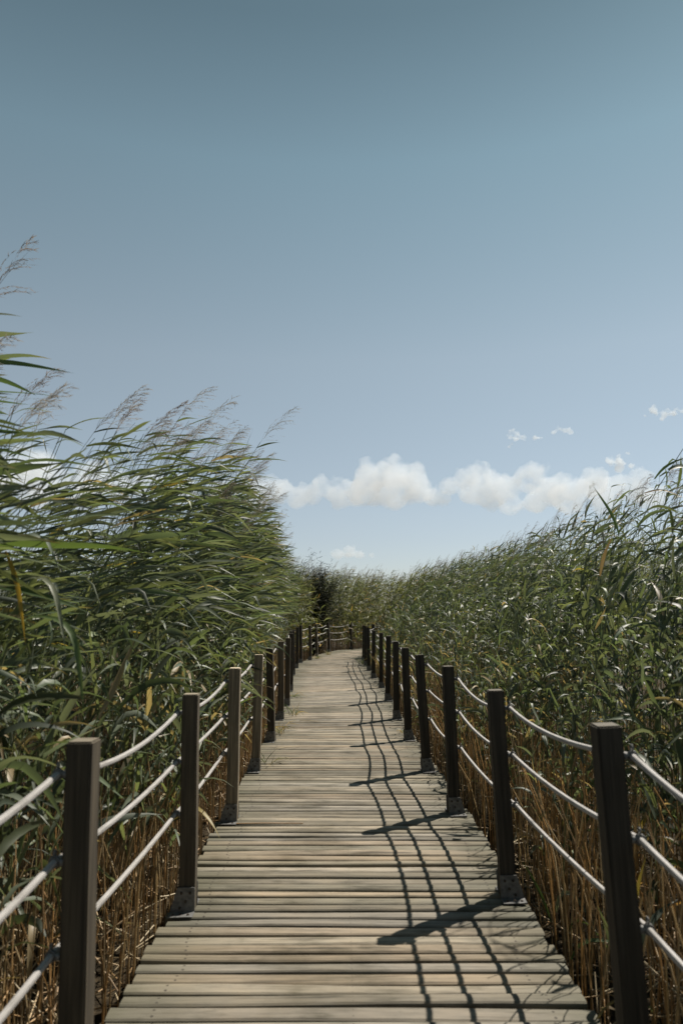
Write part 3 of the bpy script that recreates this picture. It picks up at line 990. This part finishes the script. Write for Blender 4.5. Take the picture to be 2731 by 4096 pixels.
# ---- hand-placed reeds that stand alone in the picture
def hero(x, y, h, lean, label, K=9, plume=False, t0=.45, scale=1.0, custom=None, size=1.0):
    xa, ya, ha, la_ = np.array([x]), np.array([y]), np.array([h]), np.array([lean], float)
    own = np.array([0])
    o = np.array([x, y, GROUND_Z])
    root = empty('reed', tuple(o)); tag(root, label, 'reed')
    t = np.linspace(0, 1, 9)
    part_obj('stem', [tubes(stem_pts(xa, ya, ha, la_, 9), np.array([.0052 * (1 - .6 * t)]), stem_color(1, 9, t), own, 6)], M_STEM, root, o)
    lv = []
    if K: lv.append(make_leaves(own, xa, ya, ha, la_, np.array([x < 0]), np.array([False]), np.array([1.0]), K, 8, 3, scale, t0))
    if custom:
        for (p0, d0, d1, L, W, dr, tw, c) in custom:
            a = lambda v: np.array([v], float)
            lv.append(ribbons(a(p0), a(d0), a(d1), a(L), a(W), a(dr), a(tw), a(c), own, 10, 3, ref=a((0, -.25, 1)), kink=a(2.0)))
    if lv: part_obj('foliage', lv, M_LEAF, root, o)
    if plume: part_obj('plume', make_plumes(own, xa, ya, ha, la_, 26, 6, size), M_PLUME, root, o)
    return root

G1, G2, G3 = (.075, .115, .035), (.055, .09, .03), (.11, .14, .055)
# reed at the left picture edge whose long blades stream into the sky
hero(-2.13, 3.25, 2.98, (.42, 0), 'tall reed at the left picture edge, long blades streaming right under its plume', K=5, plume=True, t0=.82, size=1.1, custom=[
    ((-1.86, 3.25, 2.66), (1, 0, .15), (1, 0, -.02), .60, .040, .22, .3, G1), ((-1.88, 3.25, 2.54), (1, 0, .1), (1, 0, -.03), .58, .036, .15, -.3, G1),
    ((-1.90, 3.2, 2.47), (1, 0, .2), (1, 0, -.05), .46, .034, .1, .5, G2), ((-1.92, 3.25, 2.40), (1, 0, .0), (1, 0, -.02), .52, .032, .2, .1, G2),
    ((-1.94, 3.2, 2.34), (1, 0, .15), (1, 0, -.06), .55, .034, .1, -.6, G2), ((-1.96, 3.25, 2.28), (1, 0, .1), (1, 0, -.16), .58, .036, .1, .4, G1),
    ((-1.98, 3.2, 2.20), (1, 0, .1), (1, 0, -.14), .58, .036, .2, .2, G1), ((-1.84, 3.3, 2.62), (1, 0, .2), (1, 0, -.25), .40, .032, .3, 1.0, G2)])
hero(-1.95, 4.9, 2.62, (.72, 0), 'plumed reed leaning right above the left bed, beside the long blades at the picture edge', K=10, plume=True, size=1.3, t0=.6)
hero(-1.98, 5.6, 2.74, (.75, .05), 'plumed reed leaning right in the middle of the left plume row', K=10, plume=True, size=1.3, t0=.6)
hero(-1.70, 5.9, 2.74, (.58, 0), 'plumed reed with a long bare stalk rising above the left bed', K=6, plume=True, size=1.3, t0=.55)
hero(-1.62, 6.6, 3.18, (.85, 0), 'rightmost tall plumed reed leaning over the left bed toward the sky', K=7, plume=True, size=1.3, t0=.55)
hero(-1.75, 6.2, 3.0, (.95, .1), 'reed beside the rightmost plume, with a narrow blade standing straight up', K=8, plume=False, t0=.6, custom=[
    ((-.95, 6.28, 2.78), (.5, 0, 1), (.35, 0, 1), .42, .022, 0, .2, G2)])
# stalk leaning over the right bed
hero(1.52, 4.7, 2.78, (.85, 0), 'tall bare reed stalk leaning right above the right bed with one upright blade', K=4, t0=.8, custom=[
    ((1.84, 4.7, 2.03), (-.25, 0, 1), (-.6, 0, 1), .36, .028, 0, .4, G2), ((2.10, 4.7, 2.40), (.6, 0, .8), (1, 0, .4), .34, .022, .1, .3, G1),
    ((2.02, 4.68, 2.3), (.8, 0, .3), (1, 0, -.3), .30, .020, .3, .3, (.24, .15, .05)), ((1.70, 4.7, 1.75), (.2, 0, 1), (.45, 0, 1), .30, .026, 0, .4, (.22, .15, .08))])
# broad blades close to the lens
hero(1.62, 3.05, 1.42, (.05, -.05), 'short reed behind the nearest right post with a broad pale blade arching over', K=3, t0=.7, custom=[
    ((1.62, 3.05, 1.33), (-.8, 0, .5), (-1, -.1, -.7), .42, .026, .5, .4, G3), ((1.60, 3.0, 1.20), (.6, 0, .6), (1, -.2, .0), .5, .03, .5, .3, G1),
    ((1.36, 3.0, 1.23), (.8, 0, .35), (1, -.1, -.25), .52, .030, .1, -.3, G1), ((1.30, 2.95, .98), (.6, -.1, .6), (1, -.1, .0), .5, .026, .35, .8, (.15, .165, .10))])
hero(-.99, 5.75, 1.20, (.05, -.05), 'short bright reed bending over the third left post', K=3, t0=.6, custom=[
    ((-1.12, 5.75, 1.10), (.8, -.1, .5), (1, -.2, -.05), .44, .028, .35, .4, G3), ((-1.08, 5.72, 1.05), (.9, -.1, .3), (1, -.2, -.05), .46, .026, .3, .5, G1),
    ((-1.15, 5.7, 1.12), (.7, -.1, .6), (1, -.1, -.2), .40, .026, .5, .2, G3), ((-.92, 5.7, .72), (.6, -.2, .5), (1, -.1, .5), .34, .026, .1, .4, G1)])
hero(-1.33, 2.75, 1.30, (.02, -.02), 'short reed behind the nearest left post with blades hanging down and one yellow blade', K=3, t0=.7, custom=[
    ((-1.30, 2.75, 1.75), (.25, -.1, -.4), (.25, -.1, -1), .38, .022, .2, .3, (.30, .20, .035)), ((-1.28, 2.8, 1.62), (.4, -.1, .2), (.3, -.1, -1), .46, .026, .3, .7, (.16, .175, .11)),
    ((-1.20, 2.8, 1.50), (.4, -.1, .0), (.22, -.1, -1), .50, .028, .2, .4, G1), ((-1.36, 2.75, 1.35), (.1, 0, -.4), (.12, -.1, -1), .42, .03, 0, .3, G1)])
hero(1.17, 4.02, .62, (.05, -.05), 'low reed beside the foot of the second right post with folded over blades', K=0, custom=[
    ((1.13, 4.0, -.05), (.1, -.1, 1), (.8, -.2, -1), .40, .024, .3, .2, (.13, .15, .10)), ((1.10, 4.0, -.1), (-.3, -.1, 1), (-.5, -.1, .9), .36, .02, 0, .2, G2),
    ((1.12, 3.8, -.1), (.2, -.1, 1), (.6, -.3, -.7), .42, .022, .6, .3, G1), ((1.08, 3.6, -.1), (.3, -.2, .8), (.9, -.2, .1), .32, .026, .3, .2, G1)])

hero(-1.75, 3.0, 1.95, (.10, 0), 'reed with one broad green blade held level across the lower left bed', K=3, t0=.6, custom=[
    ((-1.62, 3.0, 1.80), (1, 0, .02), (1, 0, .06), .80, .050, .28, .5, G1), ((-1.62, 2.95, 1.62), (1, 0, .15), (1, 0, -.25), .62, .036, .2, .4, G2)])

# ---- the rest of each bed as one mass
dry = dry_stalks()
def bed(name, label, cat, selmask, drysel, grp=None):
    parts = [(s.pick(selmask[s.owner] & ~is_chosen[s.owner]), 0) for s in stems] + [(s.pick(selmask[s.owner] & ~is_chosen[s.owner]), 1) for s in leaves] + \
            [(s.pick(selmask[s.owner] & ~is_chosen[s.owner]), 2) for s in plumes]
    V, C, Q, M = merge(parts)
    me = np_mesh(name, V, Q, [M_STEM, M_LEAF, M_PLUME], C, M)
    o = link(bpy.data.objects.new(name, me))
    tag(o, label, cat, kind='stuff')

bed('reed_bed', 'dense mass of wind-blown green reeds left of the boardwalk', 'reeds', left & ~far_zone, -1)
bed('reed_bed', 'dense mass of green reeds right of the boardwalk', 'reeds', ~left & ~far_zone, 1)
bed('reed_bed', 'far belt of reeds closing the view behind the bend of the boardwalk', 'reeds', far_zone, 0)
for sd, word in ((-1, 'left'), (1, 'right')):
    ps = [(s.pick(s.owner == sd), 0 if i < 2 else 1) for i, s in enumerate(dry)]
    V, C, Q, M = merge(ps)
    me = np_mesh('dry_stalks', V, Q, [M_STEM, M_LEAF], C, M)
    tag(link(bpy.data.objects.new('dry_stalks', me)), 'brown dry stalks and broken reed litter at the foot of the %s reeds' % word, 'dry stalks', kind='stuff')

# ------------------------------------------------------------------ shrub at the bend
def shrub(x, y, h, rad, label):
    o = np.array([x, y, GROUND_Z])
    root = tag(empty('shrub', tuple(o)), label, 'shrub')
    own = np.array([0])
    n = 64
    az = rng.uniform(0, 6.28, n); rr = rad * np.sqrt(rng.uniform(.02, 1, n)); hh = h * rng.uniform(.55, 1.0, n) * (1 - .25 * (rr / rad) ** 2)
    lean = np.stack([np.cos(az) * rr, np.sin(az) * rr], 1)
    P = stem_pts(np.full(n, x) + rng.normal(0, .06, n), np.full(n, y) + rng.normal(0, .06, n), hh, lean, 7)
    t = np.linspace(0, 1, 7)
    C = np.tile(np.array([.06, .045, .03]), (n, 7, 1))
    part_obj('trunk', [tubes(P, rng.uniform(.012, .024, n)[:, None] * (1 - .8 * t)[None], C, np.zeros(n, int), 5)], M_STEM, root, o)
    # sprays of fine leaves along the branches
    K = 300
    ii = np.repeat(np.arange(n), K); tt = rng.uniform(.18, 1.0, len(ii)); g = tt * 6
    i0 = np.minimum(g.astype(int), 5); fr = (g - i0)[:, None]
    p = P[ii, i0] * (1 - fr) + P[ii, i0 + 1] * fr + rng.normal(0, .13, (len(ii), 3))
    d = nrm(rng.normal(0, 1, (len(ii), 3)) + np.array([.5, 0, .5]))
    C = np.array([(.014, .018, .010), (.019, .024, .012), (.011, .014, .009), (.026, .030, .016)])[rng.integers(4, size=len(ii))] * rng.uniform(.8, 1.2, len(ii))[:, None]
    part_obj('crown', [ribbons(p, d, d + np.array([.6, 0, -.1]), rng.uniform(.10, .22, len(ii)), rng.uniform(.011, .022, len(ii)), rng.uniform(0, .6, len(ii)), rng.normal(0, 1, len(ii)), C, np.zeros(len(ii), int), 2)], M_SHRUB, root, o)

shrub(SHRUB[0], SHRUB[1], 3.9, 1.1, 'dark feathery shrub behind the left rail at the far bend')

# ------------------------------------------------------------------ small growth on the deck edge
def tuft(x, y, n, h, label, dry_f=.5):
    o = np.array([x, y, -.02])
    root = tag(empty('grass_tuft', tuple(o)), label, 'grass tuft')
    az = rng.uniform(0, 6.28, n)
    p = np.stack([x + rng.normal(0, .035, n), y + rng.normal(0, .05, n), np.full(n, -.03)], 1)
    D0 = np.stack([np.cos(az) * .3, np.sin(az) * .3, np.ones(n)], 1)
    D1 = np.stack([np.cos(az) + .3, np.sin(az) - .2, rng.normal(0.1, .5, n)], 1)
    C = np.where((rng.random(n) < dry_f)[:, None], np.array([.34, .25, .11]), np.array([.075, .11, .035])) * rng.uniform(.7, 1.2, n)[:, None]
    part_obj('blades', [ribbons(p, D0, D1, rng.uniform(.5, 1, n) * h, rng.uniform(.006, .012, n), rng.uniform(0, .8, n), rng.normal(0, 1, n), C, np.zeros(n, int), 5)], M_LEAF, root, o)

tuft(-.78, 9.3, 26, .42, 'small dry grass tuft on the deck edge beside the sixth left post')
tuft(-.72, 10.9, 22, .40, 'green and dry grass tuft on the deck edge beyond the sixth left post', .3)
tuft(-.86, 12.9, 20, .38, 'green grass tuft on the deck edge beyond the seventh left post', .2)
tuft(-.72, 7.4, 14, .34, 'thin grass tuft on the deck edge just beyond the fourth left post', .3)
tuft(-.82, 23.6, 40, .35, 'dry grass tuft overgrowing the deck edge at the start of the far bend', .6)
tuft(-.50, 25.6, 40, .35, 'dry grass tuft overgrowing the deck edge in the middle of the far bend', .6)
tuft(.60, 20.9, 34, .5, 'green grass tuft hanging over the deck beside the far right posts', .1)
tuft(.80, 9.4, 14, .22, 'dry grass tuft at the foot of the fifth right post', .7)

def lying(x, y, L, az, label, c, w=.008):
    z = .012
    o = np.array([x, y, z])
    P = np.array([[(x - math.cos(az) * L / 2, y - math.sin(az) * L / 2, z), (x, y, z + .003), (x + math.cos(az) * L / 2, y + math.sin(az) * L / 2, z)]])
    V, C, Q, _ = merge([(tubes(P, np.array([[w * .5, w * .45, w * .3]]), np.full((1, 3, 3), c), np.array([0]), 5), 0)])
    ob = link(bpy.data.objects.new('dry_stalk', np_mesh('dry_stalk', V - o, Q, [M_STEM], C)))
    ob.location = o
    tag(ob, label, 'dry stalk')

lying(-.55, 5.36, .55, .02, 'dry brown reed stalk lying on the deck beside the third left post', np.array([.33, .20, .10]))
lying(-.60, 8.25, .30, .5, 'short pale dry stalk lying on the deck near the fifth left post', np.array([.45, .36, .22]), .007)
lying(-.45, 10.2, .28, -.35, 'short pale dry stalk lying on the deck near the sixth left post', np.array([.45, .36, .22]), .007)
lying(.62, 8.1, .26, .7, 'thin dry stalk lying on the deck before the fifth right post', np.array([.38, .30, .18]), .006)

# ------------------------------------------------------------------ clouds
# every blob: x and height as tangents of the view angle, radius, at the cloud's own distance
def cloud(label, dist_m, blobs, seed, density, vox=6.0, disp=14.0):
    r = random.Random(seed)
    bm = bmesh.new()
    cx = sum(b[0] for b in blobs) / len(blobs) * dist_m
    cz = sum(b[1] for b in blobs) / len(blobs) * dist_m
    def ball(p, rad, lev):
        M = Matrix.Translation(p) @ Matrix.Diagonal((rad, rad, rad * .92, 1))
        bmesh.ops.create_icosphere(bm, subdivisions=2 if lev < 2 else 1, radius=1.0, matrix=M)
        if lev == 1: return
        for k in range(8):
            d = Vector((r.gauss(0, 1), r.gauss(0, 1), r.gauss(.45, .8))).normalized()
            if d.z < -.35: d.z *= .3; d.normalize()
            ball(p + d * rad * r.uniform(.75, 1.0), rad * r.uniform(.26, .46), lev + 1)
    for (bx, bz, br) in blobs:
        ball(Vector((bx * dist_m - cx, r.uniform(-1, 1) * br * dist_m * 1.1, bz * dist_m - cz)), br * dist_m * .96, 0)
    me = bpy.data.meshes.new('cloud'); bm.to_mesh(me); bm.free()
    o = link(bpy.data.objects.new('cloud', me))
    o.location = (cx, dist_m, cz + 1.5)
    md = o.modifiers.new('r', 'REMESH'); md.mode = 'VOXEL'; md.voxel_size = vox
    for sz, st in ((disp * 2.8, disp * 1.5), (disp * 1.1, disp * 1.0), (disp * .45, disp * .5)):
        tx = bpy.data.textures.new('billow', 'CLOUDS'); tx.noise_scale = sz; tx.noise_depth = 3
        d = o.modifiers.new('d', 'DISPLACE'); d.texture = tx; d.texture_coords = 'GLOBAL'; d.strength = st; d.mid_level = .55
    dg = bpy.context.evaluated_depsgraph_get()
    me2 = bpy.data.meshes.new_from_object(o.evaluated_get(dg))
    o.modifiers.clear(); o.data = me2
    me2.materials.clear(); me2.materials.append(mat_cloud('cloud_vapour', density, disp * 4.5))
    tag(o, label, 'cloud')
    return o

def px(x, y):          # tangents from the sketch of the sky (half-size sketch units)
    return ((x - 784) / 1633.0, (1404 - y) / 1633.0)

def blobs(lst):
    return [(*px(x, y), rr / 1633.0) for x, y, rr in lst]

CD = 2600.0
cloud('large cumulus cloud above the far bend with a rounded dome on its right half', CD, blobs([
    (600, 1122, 34), (640, 1128, 36), (690, 1135, 30), (735, 1122, 32), (770, 1128, 34), (815, 1130, 38), (850, 1105, 46), (900, 1094, 50), (945, 1104, 48), (905, 1130, 46), (945, 1138, 34), (830, 1140, 36), (975, 1130, 28), (865, 1140, 30), (715, 1145, 26), (1000, 1138, 26), (1022, 1142, 24), (680, 1150, 24), (780, 1150, 24), (590, 1140, 34)]), 3, .0105, 7, 17)
cloud('long cumulus bank stretching to the right above the right reeds', CD * 1.03, blobs([
    (1035, 1115, 28), (1075, 1100, 36), (1105, 1085, 28), (1120, 1130, 40), (1165, 1125, 38), (1215, 1105, 42), (1235, 1085, 26), (1265, 1130, 44), (1310, 1135, 40), (1360, 1115, 38), (1400, 1128, 36), (1450, 1130, 38), (1140, 1110, 34), (1290, 1115, 36), (1335, 1125, 36), (1425, 1112, 30), (1180, 1158, 30), (1130, 1160, 24), (1240, 1150, 34), (1320, 1155, 34), (1400, 1150, 34), (1090, 1130, 34), (1470, 1105, 34), (1375, 1100, 26), (1500, 1140, 40)]), 5, .0105, 7, 17)
cloud('big white cloud behind the left reeds', CD * .95, blobs([
    (-60, 1080, 60), (20, 1065, 62), (100, 1100, 60), (180, 1090, 55), (260, 1110, 50), (340, 1115, 46), (420, 1130, 44), (500, 1125, 40), (548, 1105, 34), (60, 1130, 50), (200, 1145, 46), (0, 1130, 60)]), 6, .008, 9, 17)
def wisp(x, y, rx, ry, n, r0, seed):
    r = random.Random(seed)
    return blobs([(x + r.gauss(0, .5) * rx, y + r.gauss(0, .5) * ry - abs(r.gauss(0, .2)) * ry, r0 * r.uniform(.5, 1.1)) for _ in range(n)])

cloud('small wispy cloud puff high above the long bank', CD, wisp(1192, 993, 26, 9, 9, 8, 1) + wisp(1212, 1003, 22, 6, 6, 6, 2) + wisp(1248, 998, 14, 5, 3, 5, 3) + wisp(1180, 1022, 18, 5, 4, 5, 4), 7, .04, 3.5, 12)
cloud('tiny round cloud puff to the right of the wispy one', CD, wisp(1304, 984, 17, 9, 7, 8, 5), 8, .04, 3.5, 12)
cloud('small cloud at the right picture edge, highest of all', CD, wisp(1512, 944, 18, 6, 4, 6, 6) + wisp(1550, 942, 30, 12, 10, 11, 7) + wisp(1600, 945, 30, 14, 8, 12, 8), 9, .04, 3.5, 12)
cloud('small cloud puff beside the leaning stalk on the right', CD, wisp(1432, 1060, 26, 20, 10, 11, 9), 10, .04, 3.5, 12)
cloud('faint low cloud just above the far reeds', CD * 1.2, blobs([(775, 1274, 16), (800, 1270, 18), (825, 1276, 14), (853, 1276, 8)]), 11, .016, 5, 12)

# ------------------------------------------------------------------ sun and sky
AZ = math.radians(51.6); EL = math.radians(52.6)
sv = Vector((math.sin(AZ) * math.cos(EL), math.cos(AZ) * math.cos(EL), math.sin(EL)))
ld = bpy.data.lights.new('sun', 'SUN'); ld.energy = 5.0; ld.angle = math.radians(.53); ld.color = (1, .93, .83)
lo = bpy.data.objects.new('sun', ld); COL.objects.link(lo)
lo.rotation_euler = sv.to_track_quat('Z', 'Y').to_euler(); lo.location = (20, 20, 40)

w = bpy.data.worlds.new('World'); sc.world = w; w.use_nodes = True
nt = w.node_tree; nt.nodes.clear()
wo = nt.nodes.new('ShaderNodeOutputWorld'); bg = nt.nodes.new('ShaderNodeBackground')
sky = nt.nodes.new('ShaderNodeTexSky'); sky.sky_type = 'NISHITA'; sky.sun_disc = False
sky.sun_elevation = EL; sky.sun_rotation = AZ; sky.altitude = 900; sky.air_density = 1.0; sky.dust_density = .25; sky.ozone_density = 1.2
hs = nt.nodes.new('ShaderNodeHueSaturation'); hs.inputs['Saturation'].default_value = .55; hs.inputs['Hue'].default_value = .49
nt.links.new(sky.outputs[0], hs.inputs['Color'])
tcw = nt.nodes.new('ShaderNodeTexCoord'); sepw = nt.nodes.new('ShaderNodeSeparateXYZ')
nt.links.new(tcw.outputs['Generated'], sepw.inputs[0])
tint = ramp(nt, sepw.outputs[2], [(0.0, (.66, .66, .67)), (.10, (.66, .665, .675)), (.34, (.76, .80, .765)), (.56, (.61, .765, .73)), (.68, (.42, .55, .53)), (1.0, (.30, .40, .40))])
skc = mixc(nt, 1.0, hs.outputs[0], tint, 'MULTIPLY')
nt.links.new(skc, bg.inputs['Color'])
bg.inputs['Strength'].default_value = .084
nt.links.new(bg.outputs[0], wo.inputs['Surface'])

# ------------------------------------------------------------------ camera
cd = bpy.data.cameras.new('camera'); cam = bpy.data.objects.new('camera', cd); COL.objects.link(cam)
cam.location = (0, 0, 1.52)
cam.rotation_euler = (PI / 2 + math.atan((2445 - 2048) / (25 / 36 * 4096)), 0, 0)
cd.sensor_fit = 'VERTICAL'; cd.sensor_height = 36; cd.sensor_width = 24; cd.lens = 25
cd.clip_start = .05; cd.clip_end = 20000
cd.dof.use_dof = True; cd.dof.focus_distance = 9.5; cd.dof.aperture_fstop = 2.6
sc.camera = cam

sc.render.engine = 'CYCLES'
cy = sc.cycles
cy.max_bounces = 12; cy.diffuse_bounces = 3; cy.glossy_bounces = 2; cy.transmission_bounces = 3; cy.volume_bounces = 12; cy.transparent_max_bounces = 8
cy.use_denoising = True; cy.volume_step_rate = .5
cy.caustics_reflective = False; cy.caustics_refractive = False
sc.view_settings.view_transform = 'Standard'; sc.view_settings.look = 'None'
sc.view_settings.exposure = .6; sc.view_settings.gamma = 1
print('stems', NST, 'chosen', len(chosen))
